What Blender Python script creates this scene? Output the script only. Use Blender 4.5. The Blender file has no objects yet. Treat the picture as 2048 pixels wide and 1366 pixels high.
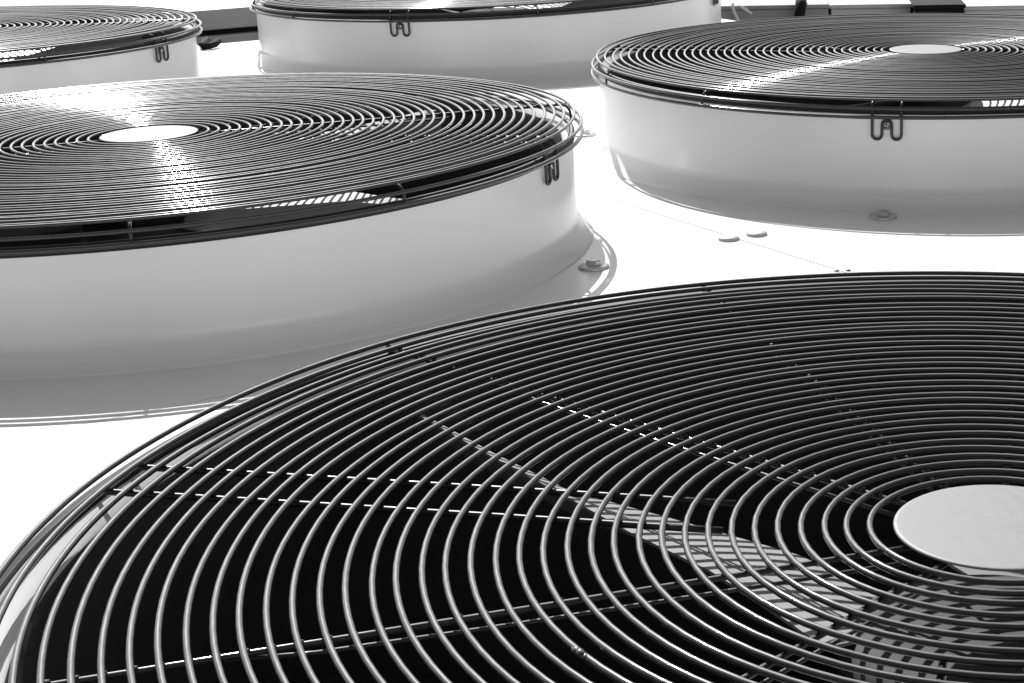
import bpy, bmesh, math, random
from mathutils import Vector, Matrix
random.seed(7)
SC = bpy.context.scene
COL = SC.collection
R = math.radians

# ------------------------------------------------------------------ camera
DECK_TO_EYE = 0.4966
PITCH, ROLL = R(16.5481), R(-0.9218)
fw = Vector((0, math.cos(PITCH), -math.sin(PITCH)))
rt = Vector((1, 0, 0))
up = rt.cross(fw)
rt2 = rt * math.cos(ROLL) + up * math.sin(ROLL)
up2 = -rt * math.sin(ROLL) + up * math.cos(ROLL)
cam_data = bpy.data.cameras.new("Camera")
cam = bpy.data.objects.new("Camera", cam_data)
COL.objects.link(cam)
m = Matrix((rt2, up2, -fw)).transposed().to_4x4()
m.translation = Vector((0, 0, DECK_TO_EYE))
cam.matrix_world = m
cam_data.sensor_width = 36
cam_data.lens = 3610.12 / 2048 * 36
cam_data.shift_x = (1024 - 1579.8) / 2048
cam_data.shift_y = 0.0
cam_data.clip_start = 0.02
cam_data.clip_end = 500
SC.camera = cam

# ------------------------------------------------------------------ light
SUN_AZ, SUN_EL = R(-18.3), R(41.9)
Ldir = Vector((math.sin(SUN_AZ) * math.cos(SUN_EL), math.cos(SUN_AZ) * math.cos(SUN_EL), math.sin(SUN_EL)))
world = bpy.data.worlds.new("World")
SC.world = world
world.use_nodes = True
wn = world.node_tree.nodes
wl = world.node_tree.links
bg = wn["Background"]
sky = wn.new("ShaderNodeTexSky")
sky.sky_type = 'NISHITA'
sky.sun_disc = False
sky.sun_elevation = SUN_EL
sky.sun_rotation = SUN_AZ
bw = wn.new("ShaderNodeRGBToBW")          # black and white photograph
wl.new(sky.outputs[0], bw.inputs[0])
wl.new(bw.outputs[0], bg.inputs[0])
bg.inputs[1].default_value = 0.095
sun_data = bpy.data.lights.new("Sun", 'SUN')
sun_data.energy = 5.0
sun_data.angle = R(0.53)
sun_data.color = (1, 1, 1)
sun = bpy.data.objects.new("Sun", sun_data)
COL.objects.link(sun)
sun.rotation_euler = (-Ldir).to_track_quat('-Z', 'Y').to_euler()
sun.location = Ldir * 20

vs = SC.view_settings
vs.view_transform = 'Standard'
vs.look = 'None'
vs.exposure = 0.5
vs.gamma = 1
vs.use_curve_mapping = False
SC.cycles.max_bounces = 8

# ------------------------------------------------------------------ materials
def mat(name, base, rough, metal=0.0, spec=0.5, var=0.0, scale=20.0, rvar=0.0, bump=0.0, bscale=60.0, coat=0.0, coat_r=0.1, stretch=(1, 1, 1)):
    M = bpy.data.materials.new(name)
    M.use_nodes = True
    n, l = M.node_tree.nodes, M.node_tree.links
    b = n["Principled BSDF"]
    b.inputs["Base Color"].default_value = (base, base, base, 1)
    b.inputs["Roughness"].default_value = rough
    b.inputs["Metallic"].default_value = metal
    b.inputs["Specular IOR Level"].default_value = spec
    b.inputs["Coat Weight"].default_value = coat
    b.inputs["Coat Roughness"].default_value = coat_r
    if var or rvar or bump:
        tc = n.new("ShaderNodeTexCoord")
        mp = n.new("ShaderNodeMapping")
        mp.inputs["Scale"].default_value = stretch
        l.new(tc.outputs["Object"], mp.inputs[0])
    if var or rvar:
        nz = n.new("ShaderNodeTexNoise")
        nz.inputs["Scale"].default_value = scale
        nz.inputs["Detail"].default_value = 6
        nz.inputs["Roughness"].default_value = 0.6
        l.new(mp.outputs[0], nz.inputs["Vector"])
    if var:
        r = n.new("ShaderNodeMapRange")
        r.inputs["From Min"].default_value = 0.25
        r.inputs["From Max"].default_value = 0.75
        r.inputs["To Min"].default_value = base * (1 - var)
        r.inputs["To Max"].default_value = min(base * (1 + var), 0.95)
        l.new(nz.outputs["Fac"], r.inputs["Value"])
        l.new(r.outputs[0], b.inputs["Base Color"])
    if rvar:
        r2 = n.new("ShaderNodeMapRange")
        r2.inputs["From Min"].default_value = 0.25
        r2.inputs["From Max"].default_value = 0.75
        r2.inputs["To Min"].default_value = max(rough - rvar, 0.03)
        r2.inputs["To Max"].default_value = min(rough + rvar, 1)
        l.new(nz.outputs["Fac"], r2.inputs["Value"])
        l.new(r2.outputs[0], b.inputs["Roughness"])
    if bump:
        nb = n.new("ShaderNodeTexNoise")
        nb.inputs["Scale"].default_value = bscale
        nb.inputs["Detail"].default_value = 4
        l.new(mp.outputs[0], nb.inputs["Vector"])
        bp = n.new("ShaderNodeBump")
        bp.inputs["Strength"].default_value = bump
        bp.inputs["Distance"].default_value = 0.001
        l.new(nb.outputs["Fac"], bp.inputs["Height"])
        l.new(bp.outputs[0], b.inputs["Normal"])
    return M

M_WIRE = mat("black_coated_wire", 0.016, 0.60, spec=0.62, rvar=0.06, scale=90, coat=1.0, coat_r=0.12)
M_WIRE.node_tree.nodes["Principled BSDF"].inputs["Coat IOR"].default_value = 1.3
M_CLIP = mat("black_clip_wire", 0.018, 0.4)
M_COWL = mat("white_painted_cowl", 0.72, 0.21, var=0.03, scale=7, bump=0.07, bscale=9)
M_DECK = mat("white_painted_deck", 0.80, 0.26, var=0.03, scale=5, bump=0.04, bscale=6)
M_PLATE = mat("galvanised_plate", 0.19, 0.62, metal=0.3, var=0.16, scale=110, rvar=0.08, stretch=(1, 2.5, 1))
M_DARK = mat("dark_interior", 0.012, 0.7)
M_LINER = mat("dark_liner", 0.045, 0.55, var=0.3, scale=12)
M_BLADE = mat("aluminium_blade", 0.32, 0.45, metal=0.1, var=0.08, scale=25)
M_MOTOR = mat("motor_paint", 0.05, 0.6, var=0.1, scale=25)
M_BOLT = mat("zinc_bolt", 0.45, 0.35, metal=0.9)
M_ROOF = mat("white_roof_membrane", 0.75, 0.7, var=0.08, scale=1.5)
M_DGREY = mat("dark_grey_casing", 0.30, 0.5, var=0.15, scale=6)
M_GREY = mat("grey_casing", 0.52, 0.5, var=0.15, scale=6)
M_LGREY = mat("light_grey_casing", 0.5, 0.5, var=0.1, scale=6)
M_BLACK = mat("black_rubber_and_shade", 0.010, 0.8, spec=0.15)  # also paints the shade strip at the base of the far casing
M_HUB = mat("hub_paint", 0.07, 0.75, spec=0.2, var=0.1, scale=25)
M_TRIM = mat("grey_trim", 0.2, 0.5)
M_TRIMB = mat("black_edge_trim", 0.012, 0.55, spec=0.3)
M_CAP = mat("dull_cap", 0.42, 0.5)
M_CABLE = mat("pale_cable", 0.7, 0.5)

# ------------------------------------------------------------------ mesh helpers
def obj(name, mesh, material=None, parent=None):
    o = bpy.data.objects.new(name, mesh)
    COL.objects.link(o)
    if material is not None and not mesh.materials:
        mesh.materials.append(material)
    if parent is not None:
        o.parent = parent
    return o

def tag(o, label=None, cat=None, group=None, kind=None):
    if label: o["label"] = label
    if cat: o["category"] = cat
    if group: o["group"] = group
    if kind: o["kind"] = kind
    return o

def to_mesh(name, verts, faces, smooth=True):
    me = bpy.data.meshes.new(name)
    me.from_pydata(verts, [], faces)
    if smooth:
        me.polygons.foreach_set("use_smooth", [True] * len(me.polygons))
    me.update()
    return me

def torus(name, rad, tube, seg, sides=8, wob=0.00028):
    v, f = [], []
    ph = [random.random() * 6.28 for _ in range(6)]
    am = [wob * random.uniform(0.3, 1.0) * min(1, rad / 0.25) for _ in range(6)]
    for i in range(seg):
        a = 2 * math.pi * i / seg
        dr = am[0] * math.sin(2 * a + ph[0]) + 0.6 * am[1] * math.sin(5 * a + ph[1]) + 0.35 * am[2] * math.sin(11 * a + ph[2])
        dz = am[3] * math.sin(3 * a + ph[3]) + 0.6 * am[4] * math.sin(6 * a + ph[4]) + 0.3 * am[5] * math.sin(13 * a + ph[5])
        for j in range(sides):
            b = 2 * math.pi * j / sides
            r = rad + dr + tube * math.cos(b)
            v.append((r * math.cos(a), r * math.sin(a), dz + tube * math.sin(b)))
    for i in range(seg):
        for j in range(sides):
            k, n = (i + 1) % seg, (j + 1) % sides
            f.append((i * sides + j, k * sides + j, k * sides + n, i * sides + n))
    return to_mesh(name, v, f)

def tube(name, pts, rad, sides=8):
    pts = [Vector(p) for p in pts]
    v, f = [], []
    n = len(pts)
    prev = None
    for i, p in enumerate(pts):
        t = (pts[min(i + 1, n - 1)] - pts[max(i - 1, 0)]).normalized()
        if prev is None:
            a = t.orthogonal().normalized()
        else:
            a = (prev - t * prev.dot(t)).normalized()
        prev = a
        b = t.cross(a)
        for j in range(sides):
            q = 2 * math.pi * j / sides
            v.append(p + a * rad * math.cos(q) + b * rad * math.sin(q))
    for i in range(n - 1):
        for j in range(sides):
            k = (j + 1) % sides
            f.append((i * sides + j, i * sides + k, (i + 1) * sides + k, (i + 1) * sides + j))
    f.append(tuple(range(sides))[::-1])
    f.append(tuple(range((n - 1) * sides, n * sides)))
    return to_mesh(name, v, f)

def lathe(name, prof, seg, shear=None, close=False):
    v, f = [], []
    n = len(prof)
    for i in range(seg):
        a = 2 * math.pi * i / seg
        for (r, z) in prof:
            x, y = r * math.cos(a), r * math.sin(a)
            v.append((x, y, z + (shear(x, y, z) if shear else 0)))
    for i in range(seg):
        k = (i + 1) % seg
        for j in range(n - 1):
            f.append((i * n + j, k * n + j, k * n + j + 1, i * n + j + 1))
    if close:
        f.append(tuple(i * n + n - 1 for i in range(seg)))
    return to_mesh(name, v, f)

def box_mesh(name, x0, x1, y0, y1, z0, z1, bev=0.003):
    bm = bmesh.new()
    bmesh.ops.create_cube(bm, size=1)
    for w in bm.verts:
        w.co = Vector(((x0 + x1) / 2 + w.co.x * (x1 - x0), (y0 + y1) / 2 + w.co.y * (y1 - y0), (z0 + z1) / 2 + w.co.z * (z1 - z0)))
    if bev:
        bmesh.ops.bevel(bm, geom=list(bm.edges), offset=bev, segments=2, affect='EDGES', profile=0.5)
    me = bpy.data.meshes.new(name)
    bm.to_mesh(me); bm.free()
    return me

# ------------------------------------------------------------------ layout
Hh = 0.1385                                   # grille plane above the deck
U = Vector((math.cos(R(36)), math.sin(R(36)), 0))
V = Vector((-U.y, U.x, 0))
ORG = Vector((0.06, 1.94, 0))
def uv(u, v, z=0.0): return ORG + U * u + V * v + Vector((0, 0, z))

# name, x, y, tilt x, tilt y, clip azimuth, blade turn
FANS = [
    ("A", 0.1069, 0.8637, 0.8831, 0.8587, 170.5, 0, [170, 260, 350], 0.0068,
     "large fan grille in the foreground with striped sunlit blade under its black rings"),
    ("B", -0.7460, 2.0975, -0.0825, -1.0092, -13.0, 5, [-13, 77, 167, 257], 0.0205,
     "white fan cowl at left, sun streak crossing its disc, wall curving to the floor bolt"),
    ("C", -0.6300, 3.9500, 0.0, -1.0, -102.0, 0, [-102, -12, 78, 168], 0.0115,
     "farthest white fan cowl at top centre with only the front rim of its grille showing"),
    ("D", 0.2125, 2.7420, -0.1864, 0.4150, -100.0, 0, [-100, -10, 80, 170], 0.0105,
     "white fan cowl at right with a W-shaped wire clip at its front"),
    ("E", -1.5528, 3.2012, -0.9385, -0.3788, -11.0, 0, [-11, 79, 169, 259], 0.0165,
     "white fan cowl cut by the top left corner, behind the left fan"),
]

# ------------------------------------------------------------------ roof, deck casing and panels
roof = obj("roof", to_mesh("roof", [(-60, -60, -1.6), (60, -60, -1.6), (60, 120, -1.6), (-60, 120, -1.6)], [(0, 1, 2, 3)]), M_ROOF)
tag(roof, kind="structure")

def panel_mesh(name, u0, u1, v0, v1, holes, th=0.004, gap=0.0010):
    bm = bmesh.new()
    u0 += gap; u1 -= gap; v0 += gap; v1 -= gap
    def loop(pts):
        vv = [bm.verts.new(p) for p in pts]
        return [bm.edges.new((vv[i], vv[(i + 1) % len(vv)])) for i in range(len(vv))]
    es = loop([uv(u0, v0), uv(u1, v0), uv(u1, v1), uv(u0, v1)])
    for (cx, cy, r) in holes:
        es += loop([Vector((cx + r * math.cos(2 * math.pi * i / 96), cy + r * math.sin(2 * math.pi * i / 96), 0)) for i in range(96)])
    bmesh.ops.triangle_fill(bm, use_beauty=True, use_dissolve=False, edges=es)
    bmesh.ops.recalc_face_normals(bm, faces=bm.faces)
    if sum(f.normal.z for f in bm.faces) < 0:
        bmesh.ops.reverse_faces(bm, faces=bm.faces)
    ext = bmesh.ops.extrude_face_region(bm, geom=list(bm.faces))
    for g in ext["geom"]:
        if isinstance(g, bmesh.types.BMVert):
            g.co.z += 0.0
    top = [g for g in ext["geom"] if isinstance(g, bmesh.types.BMVert)]
    for w in bm.verts:
        w.co.z = -th
    for w in top:
        w.co.z = 0.0
    bmesh.ops.recalc_face_normals(bm, faces=bm.faces)
    me = bpy.data.meshes.new(name)
    bm.to_mesh(me); bm.free()
    return me

# casing below the panels: an open dark box
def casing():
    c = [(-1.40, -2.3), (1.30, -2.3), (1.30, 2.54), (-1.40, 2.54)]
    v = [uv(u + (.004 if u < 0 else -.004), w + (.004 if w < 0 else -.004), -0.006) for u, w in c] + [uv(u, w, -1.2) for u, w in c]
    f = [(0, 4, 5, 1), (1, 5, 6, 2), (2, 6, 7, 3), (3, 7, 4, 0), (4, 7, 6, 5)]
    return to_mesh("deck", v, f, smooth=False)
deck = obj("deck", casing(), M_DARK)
tag(deck, kind="structure")
HOLE = 0.478
holes = {f[0]: (f[1], f[2], HOLE) for f in FANS}
for (u0, u1, v0, v1, hs) in [
    (-1.40, 0, -2.3, 0.0, "A"), (-1.40, 0, 0.0, 1.28, "B"), (-1.40, 0, 1.28, 2.54, "E"),
    (0, 1.30, -2.3, -0.2, ""), (0, 1.30, -0.2, 1.22, "D"), (0, 1.30, 1.22, 2.54, "C")]:
    obj("panel", panel_mesh("panel", u0, u1, v0, v1, [holes[c] for c in hs]), M_DECK, deck)

# ------------------------------------------------------------------ shared fan meshes
RD, RF, PITCHR = 0.0552, 0.4952, (0.4952 - 0.0552) / 37
WR = 0.00175
ring_meshes = []
for k in range(1, 38):
    r = RD + k * PITCHR
    ring_meshes.append((torus("ring", r, WR, max(56, int(200 * r / 0.5))), 0.0))
ring_meshes.append((torus("ring", 0.5022, 0.0020, 224), -0.0098))
ring_meshes.append((torus("ring", 0.5028, 0.0024, 224), -0.0216))
for me, _ in ring_meshes: me.materials.append(M_WIRE)

def arc(cx, cz, r, a0, a1, n):
    return [(cx + r * math.cos(R(a0 + (a1 - a0) * i / n)), cz + r * math.sin(R(a0 + (a1 - a0) * i / n))) for i in range(n + 1)]

sp = [(0.050, -0.0034)] + [(0.05 + 0.43 * i / 12, -0.0034) for i in range(1, 13)]
sp += arc(0.4860, -0.0160, 0.0126, 90, 0, 6)[1:] + [(0.4986, -0.0245)]
spoke_me = tube("spoke", [(r, 0, z) for r, z in sp], 0.00165)
spoke_me.materials.append(M_WIRE)

def bead_mesh(name, places, sx, sy, sz, seed=3):
    rg = random.Random(seed)
    bm = bmesh.new()
    for (x, y, z) in places:
        r = bmesh.ops.create_icosphere(bm, subdivisions=1, radius=1)
        q = rg.uniform(0.75, 1.25)
        for w in r["verts"]:
            w.co = Vector((x + rg.gauss(0, 0.0003) + w.co.x * sx * q * rg.uniform(0.85, 1.15), y + w.co.y * sy * q * rg.uniform(0.85, 1.15), z + w.co.z * sz * q))
    for f in bm.faces: f.smooth = True
    me = bpy.data.meshes.new(name); bm.to_mesh(me); bm.free()
    me.materials.append(M_WIRE)
    return me
beads_me = bead_mesh("weld_beads", [(RD + k * PITCHR - 0.0012, 0.0, -0.0018) for k in range(1, 38)], 0.0021, 0.0021, 0.0012)
butt_me = bead_mesh("butt_weld", [(0, -0.004, 0), (0.0002, 0.0, 0.0003), (-0.0002, 0.0035, 0)], 0.0022, 0.0036, 0.0022, 5)
brace_me = tube("brace_wire", [(0.056, 0, -0.0115), (0.15, 0, -0.0112), (0.25, 0, -0.0105), (0.345, 0, -0.0085), (0.385, 0, -0.0050)], 0.0012, 6)
brace_me.materials.append(M_WIRE)

def clip_mesh():
    w, wi = 0.0185, 0.0062
    half = []
    # arm: from inside, along the radius, over the rim and down the wall, then the U and up beside the screw
    half += [(0.142 + (0.480 - 0.142) * i / 10, -w, -0.0036) for i in range(11)]
    half += [(r, -w, z) for r, z in arc(0.4850, -0.0136, 0.0100, 90, 0, 6)]
    half += [(0.4958, -w, -0.020), (0.4958, -w, -0.034), (0.4956, -w, -0.044)]
    cx = (-w - wi) / 2; ru = (w - wi) / 2
    half += [(0.4954, cx - ru * math.cos(R(a)), -0.044 - ru * math.sin(R(a))) for a in range(20, 180, 20)]
    half += [(0.4954, -wi, -0.043), (0.4954, -wi, -0.034)]
    half += [(0.4954, -wi * math.cos(R(a)), -0.0315 + wi * math.sin(R(a)) * 0.9) for a in (20, 40, 60, 80)]
    other = [(a, -b, c) for a, b, c in reversed(half)]
    return tube("clip", half + other, 0.0019, 8)
clip_me = clip_mesh(); clip_me.materials.append(M_CLIP)

def screw_mesh():
    # pan head with a cross recess, axis along +x
    bm = bmesh.new()
    prof = [(0.0, 0.0074), (0.0008, 0.0074), (0.0012, 0.0070), (0.0013, 0.0044), (0.0030, 0.0041), (0.0040, 0.0032), (0.0044, 0.0018)]
    seg = 24
    rings = []
    for h, r in prof:
        rings.append([bm.verts.new((h, r * math.cos(2 * math.pi * i / seg), r * math.sin(2 * math.pi * i / seg))) for i in range(seg)])
    for a, b in zip(rings, rings[1:]):
        for i in range(seg):
            bm.faces.new((a[i], a[(i + 1) % seg], b[(i + 1) % seg], b[i]))
    bm.faces.new(rings[-1])
    me = bpy.data.meshes.new("clip_screw")
    for f in bm.faces: f.smooth = True
    bm.to_mesh(me); bm.free()
    me.materials.append(M_BOLT)
    return me
screw_me = screw_mesh()
def recess_mesh():
    bm = bmesh.new()
    for a, b in ((0.0032, 0.0007), (0.0007, 0.0032)):
        r = bmesh.ops.create_cube(bm, size=1)
        for w in r["verts"]:
            w.co = Vector((0.0043 + w.co.x * 0.0006, w.co.y * 2 * a, w.co.z * 2 * b))
    me = bpy.data.meshes.new("cross_recess"); bm.to_mesh(me); bm.free()
    me.materials.append(M_BLACK)
    return me
recess_me = recess_mesh()

plate_me = lathe("hub_plate", [(0.0, 0.0016), (0.030, 0.0016), (0.0525, 0.0016), (0.0535, 0.00158), (0.0545, 0.0014), (0.0551, 0.0010), (0.0552, 0.0006), (0.0552, 0.0002), (0.0, 0.0002)], 96)
plate_me.materials.append(M_PLATE)

# hexagon bolt and washer on the flange
def hex_mesh():
    bm = bmesh.new()
    prof = [(0.0085, 0.0016), (0.0085, 0.0066), (0.0072, 0.0078), (0.0, 0.0080)]
    rings = []
    for r, z in prof[:-1]:
        rings.append([bm.verts.new((r * math.cos(2 * math.pi * i / 6), r * math.sin(2 * math.pi * i / 6), z)) for i in range(6)])
    for a, b in zip(rings, rings[1:]):
        for i in range(6):
            bm.faces.new((a[i], a[(i + 1) % 6], b[(i + 1) % 6], b[i]))
    bm.faces.new(rings[-1])
    me = bpy.data.meshes.new("flange_bolt"); bm.to_mesh(me); bm.free()
    me.materials.append(M_BOLT)
    return me
bolt_me = hex_mesh()
washer_me = lathe("washer", [(0.004, 0.0017), (0.0165, 0.0016), (0.0172, 0.0010), (0.0172, -0.001)], 32)
washer_me.materials.append(M_BOLT)

# fan blade: flat leading strip, then the swept face that falls away
def blade_mesh():
    lead = [(-.358, .286, -.040), (-.303, .225, -.0445), (-.244, .158, -.047), (-.202, .110, -.0495), (-.153, .059, -.051), (-.122, .017, -.052), (-.091, -.030, -.053)]
    mid = [(-.358, .295, -.042), (-.300, .237, -.049), (-.244, .183, -.054), (-.171, .152, -.062), (-.102, .121, -.070), (-.060, .080, -.075), (-.030, .045, -.078)]
    trail = [(-.335, .310, -.070), (-.277, .253, -.078), (-.222, .200, -.082), (-.153, .168, -.088), (-.088, .135, -.092), (-.048, .094, -.092), (-.022, .058, -.092)]
    v = []
    N = 6
    for a, b, c in zip(lead, mid, trail):
        a, b, c = Vector(a), Vector(b), Vector(c)
        row = [a, a.lerp(b, 0.5), b]
        for i in range(1, N + 1):
            t = i / N
            p = b.lerp(c, t); p.z -= 0.010 * math.sin(math.pi * t)
            row.append(p)
        v += row
    w = 3 + N
    f = []
    for i in range(len(lead) - 1):
        for j in range(w - 1):
            f.append((i * w + j, i * w + j + 1, (i + 1) * w + j + 1, (i + 1) * w + j))
    n0 = len(v)
    v += [p + Vector((0, 0, -0.002)) for p in v]
    f2 = [tuple(n0 + i for i in reversed(q)) for q in f]
    rim = []
    rows = len(lead)
    for i in range(rows - 1):
        rim.append((i * w, (i + 1) * w, n0 + (i + 1) * w, n0 + i * w))
        rim.append(((i + 1) * w + w - 1, i * w + w - 1, n0 + i * w + w - 1, n0 + (i + 1) * w + w - 1))
    for j in range(w - 1):
        rim.append((j + 1, j, n0 + j, n0 + j + 1))
        k = (rows - 1) * w
        rim.append((k + j, k + j + 1, n0 + k + j + 1, n0 + k + j))
    me = to_mesh("blade", v, f + f2 + rim)
    bm = bmesh.new(); bm.from_mesh(me)
    bmesh.ops.recalc_face_normals(bm, faces=bm.faces)
    for e in bm.edges:
        if e.calc_face_angle(0) > 0.5: e.smooth = False
    bm.to_mesh(me); bm.free()
    me.materials.append(M_BLADE)
    return me
blade_me = blade_mesh()
hub_me = lathe("hub", [(0.0, -0.059), (0.05, -0.059), (0.072, -0.060), (0.080, -0.0640), (0.083, -0.072), (0.083, -0.0900), (0.078, -0.0900)], 64)
hub_me.materials.append(M_HUB)
motor_me = lathe("motor", [(0.0, -0.091), (0.086, -0.091), (0.090, -0.095), (0.090, -0.20), (0.075, -0.22), (0.0, -0.225)], 48)
motor_me.materials.append(M_MOTOR)
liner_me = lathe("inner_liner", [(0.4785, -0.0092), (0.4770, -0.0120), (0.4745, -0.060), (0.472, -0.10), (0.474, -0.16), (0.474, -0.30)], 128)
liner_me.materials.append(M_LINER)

# ------------------------------------------------------------------ fans
def tilt_matrix(tx, ty):
    a, b = R(tx), R(ty)
    ex = Vector((math.cos(b), 0, -math.sin(b)))
    ey = Vector((0, math.cos(a), math.sin(a)))
    ez = ex.cross(ey).normalized()
    ey = ez.cross(ex)
    return Matrix((ex, ey, ez)).transposed().to_4x4()

def build_fan(spec):
    key, cx, cy, tx, ty, clip_az, bturn, clips, lip, label = spec
    root = bpy.data.objects.new("condenser_fan", None)
    COL.objects.link(root)
    root.empty_display_size = 0.1
    root.location = (cx, cy, 0)
    tag(root, label, "fan", "fans on the white deck")
    T = Matrix.Translation((0, 0, Hh)) @ tilt_matrix(tx, ty)
    def shear(x, y, z):
        s = max(0.0, min(1.0, z / (Hh - 0.03)))
        s = s * s * (3 - 2 * s)
        return s * (-x * math.tan(R(ty)) + y * math.tan(R(tx)))
    H = Hh
    t = H - lip
    wall = [(0.5120, -0.0005), (0.5118, 0.0012), (0.5090, 0.0026), (0.5035, 0.0065), (0.4985, 0.0130), (0.4950, 0.0200), (0.4932, 0.0235),
            (0.4926, 0.0300), (0.4922, 0.060), (0.4922, 0.090), (0.4922, t - 0.004), (0.4921, t - 0.0014), (0.4916, t - 0.0003), (0.4908, t), (0.4899, t - 0.0005),
            (0.4850, t - 0.0040), (0.4795, t - 0.0079), (0.4786, t - 0.0095)]
    cowl = obj("cowl", lathe("cowl", wall, 192, shear), M_COWL, root)
    et = [(0.4918, t - 0.0085), (0.4938, t - 0.0085), (0.4944, t - 0.0078), (0.4945, t - 0.0010), (0.4938, t + 0.0008), (0.4920, t + 0.0014),
          (0.4900, t + 0.0012), (0.4884, t + 0.0002), (0.4880, t - 0.0014), (0.4886, t - 0.0024)]
    if key == "A":                                # the front guard has a broader trim that reaches out under the rim wires
        et = [(r + (0.0050 if r > 0.4930 else 0.0), z) for r, z in et]
    obj("edge_trim", lathe("edge_trim", et, 192, shear), M_TRIMB, cowl)
    liner = obj("inner_liner", liner_me, None, root); liner.matrix_local = T @ Matrix.Translation((0, 0, -lip))
    rng = random.Random(ord(key))
    for me, z in ring_meshes:
        o = obj("ring", me, None, root)
        jit = Matrix.Rotation(R(rng.gauss(0, 0.045)), 4, 'X') @ Matrix.Rotation(R(rng.gauss(0, 0.045)), 4, 'Y') @ Matrix.Rotation(rng.random() * 6.28, 4, 'Z')
        o.matrix_local = T @ Matrix.Translation((rng.gauss(0, 0.00025), rng.gauss(0, 0.00025), z + rng.gauss(0, 0.00015))) @ jit
        if key == "A" and me is ring_meshes[15][0]:
            wj = obj("butt_weld", butt_me, None, root)
            az = R(-144.9)
            wj.matrix_local = T @ Matrix.Rotation(az, 4, 'Z') @ Matrix.Translation((RD + 16 * PITCHR, 0, 0.0004))
    for k in range(12):
        az = clip_az + 30 * k
        if any(abs((az - c + 180) % 360 - 180) < 8 for c in clips):
            continue
        o = obj("spoke", spoke_me, None, root)
        o.matrix_local = T @ Matrix.Rotation(R(az + rng.gauss(0, 0.3)), 4, 'Z')
        obj("brace_wire", brace_me, None, o)
        tag(obj("weld_beads", beads_me, None, o), kind="stuff")
    for c in clips:
        cm = T @ Matrix.Rotation(R(c + (0.8 if key == "A" else 0)), 4, 'Z')
        o = obj("clip", clip_me, None, root); o.matrix_local = cm
        s = obj("clip_screw", screw_me, None, o); s.location = (0.4935, 0, -0.0312)
        b = obj("cross_recess", recess_me, None, o); b.location = (0.4935, 0, -0.0312); b.rotation_euler = (rng.random() * 3, 0, 0)
        az = R(c)
        bo = obj("flange_bolt", bolt_me, None, root); bo.location = (0.540 * math.cos(az), 0.540 * math.sin(az), 0.0014); bo.rotation_euler = (0, 0, rng.random() * 3)
        wa = obj("washer", washer_me, None, bo)
    o = obj("hub_plate", plate_me, None, root); o.matrix_local = T @ Matrix.Rotation(rng.random() * 6, 4, 'Z')
    o = obj("motor", motor_me, None, root); o.matrix_local = T
    o = obj("hub", hub_me, None, root); o.matrix_local = T
    for k in range(4):
        o = obj("blade", blade_me, None, root); o.matrix_local = T @ Matrix.Rotation(R(bturn + 90 * k), 4, 'Z')
    return root

for spec in FANS:
    build_fan(spec)

# ------------------------------------------------------------------ small fixings on the deck
cap_me = lathe("screw_cap", [(0.0128, -0.001), (0.0128, 0.0022), (0.0118, 0.0034), (0.0085, 0.0042), (0.0060, 0.0044), (0.0, 0.0044)], 32)
cap_me.materials.append(M_CAP)
for (x, y) in ((-0.071, 2.103), (-0.038, 2.125)):
    o = obj("screw_cap", cap_me, None, deck); o.location = (x, y, 0)
riv_me = lathe("rivet", [(0.0030, -0.001), (0.0030, 0.0008), (0.0018, 0.0018), (0.0, 0.0020)], 16)
riv_me.materials.append(M_TRIM)
for (x, y) in ((0.053, 1.942), (0.066, 1.943)):
    o = obj("rivet", riv_me, None, deck); o.location = (x, y, 0)

# ------------------------------------------------------------------ background beyond the deck
def uvbox(u0, u1, v0, v1, z0, z1, name, material, parent=None, bev=0.004):
    me = box_mesh(name, u0, u1, v0, v1, z0, z1, bev)
    o = obj(name, me, material, parent)
    if parent is None:
        o.location = ORG; o.rotation_euler = (0, 0, R(36))
    return o
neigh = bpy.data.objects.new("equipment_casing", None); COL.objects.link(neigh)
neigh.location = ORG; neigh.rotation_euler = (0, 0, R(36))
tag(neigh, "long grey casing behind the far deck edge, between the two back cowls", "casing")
uvbox(-1.6, 1.55, 2.9, 3.5, -0.010, 0.040, "cover", M_GREY, neigh)
uvbox(-1.6, 1.55, 2.915, 3.5, -0.024, -0.0095, "gap_shade", M_BLACK, neigh, 0)  # black strip stands in for the shade in the gap under the cover
uvbox(-1.6, 1.55, 2.88, 3.5, -1.6, -0.0235, "sill", M_LGREY, neigh)

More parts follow.
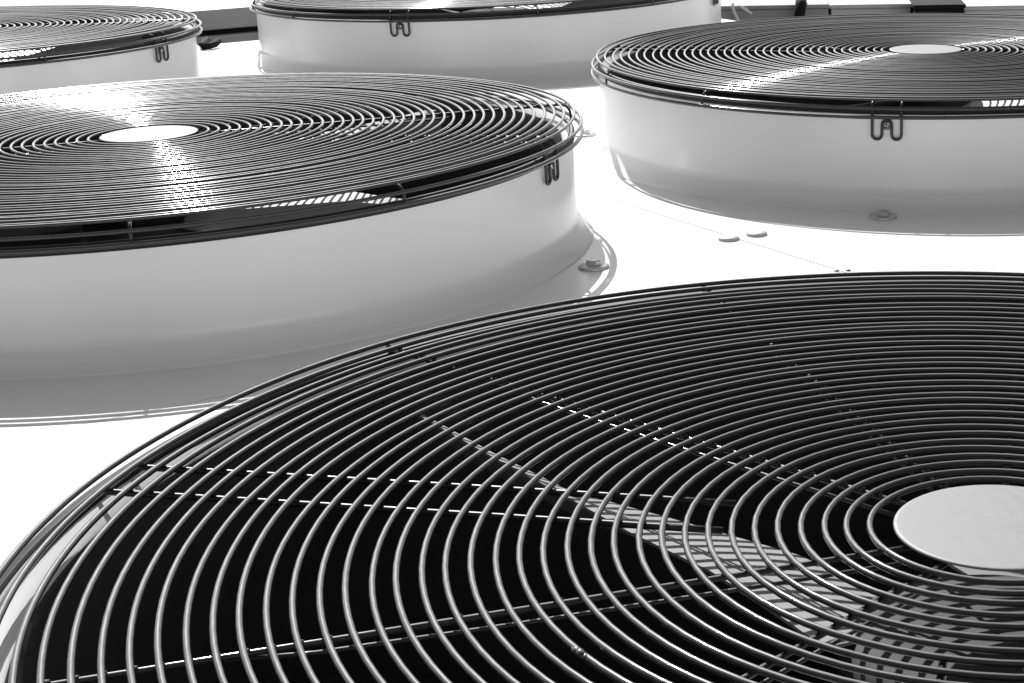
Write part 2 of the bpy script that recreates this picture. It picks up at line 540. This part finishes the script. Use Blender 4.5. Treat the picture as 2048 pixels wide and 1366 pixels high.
def cabinet(x0, x1, y0, y1, top, material, label, name="equipment_box", lid=True):
    e = bpy.data.objects.new(name, None); COL.objects.link(e)
    e.location = ((x0 + x1) / 2, y0, -1.6)
    w = (x1 - x0) / 2
    obj("body", box_mesh("body", -w, w, 0, y1 - y0, 0, top + 1.6 - 0.012, 0.004), material, e)
    if lid:
        obj("lid", box_mesh("lid", -w - 0.004, w + 0.004, -0.004, y1 - y0 + 0.004, top + 1.6 - 0.0115, top + 1.6, 0.003), material, e)
    tag(e, label, "box", "boxes beyond the right fan")
    return e
cabinet(-0.26, 0.125, 5.2, 5.6, -0.048, M_DGREY, "dark grey box beside the far cowl, with pale cables on its front")
cabinet(0.132, 0.360, 5.2, 5.6, -0.050, M_LGREY, "light grey box behind the right fan, left of the black box")
cabinet(0.366, 0.505, 5.12, 5.5, -0.046, M_BLACK, "black box behind the right fan, above its pale disc")
cabinet(0.512, 0.90, 5.2, 5.32, -0.060, M_LGREY, "light grey box at the right edge, beyond the black box")
def cable(pts, rad, label, material):
    o = obj("cable", tube("cable", pts, rad, 8), material)
    tag(o, label, "cable", "cables on the grey box")
    return o
cable([(-0.147, 5.19, -0.040), (-0.148, 5.185, -0.050), (-0.143, 5.183, -0.065), (-0.136, 5.183, -0.080), (-0.125, 5.19, -0.105), (-0.120, 5.19, -0.30), (-0.120, 5.19, -1.59)], 0.0045, "longer pale cable hanging down the dark grey box", M_CABLE)
cable([(-0.128, 5.195, -0.045), (-0.120, 5.186, -0.054), (-0.108, 5.186, -0.060), (-0.097, 5.190, -0.068), (-0.094, 5.198, -0.071)], 0.004, "short pale cable stub beside the hanging cable", M_CABLE)
o = obj("conduit", tube("conduit", [(0.040, 5.165, -1.59), (0.040, 5.165, -0.50), (0.041, 5.165, -0.08), (0.046, 5.175, -0.050), (0.048, 5.25, -0.040)], 0.016, 12), M_BLACK)
tag(o, "black upright conduit in front of the dark grey box", "conduit")
o = obj("rubber_hook", tube("rubber_hook", [(-1.298, 4.085, 0.012), (-1.290, 4.020, 0.009), (-1.279, 3.998, 0.008), (-1.268, 4.004, 0.008), (-1.262, 4.022, 0.009), (-1.259, 4.040, 0.014)], 0.0075, 10), M_BLACK)
tag(o, "small black rubber hook lying on the deck beside the top left cowl", "hook")
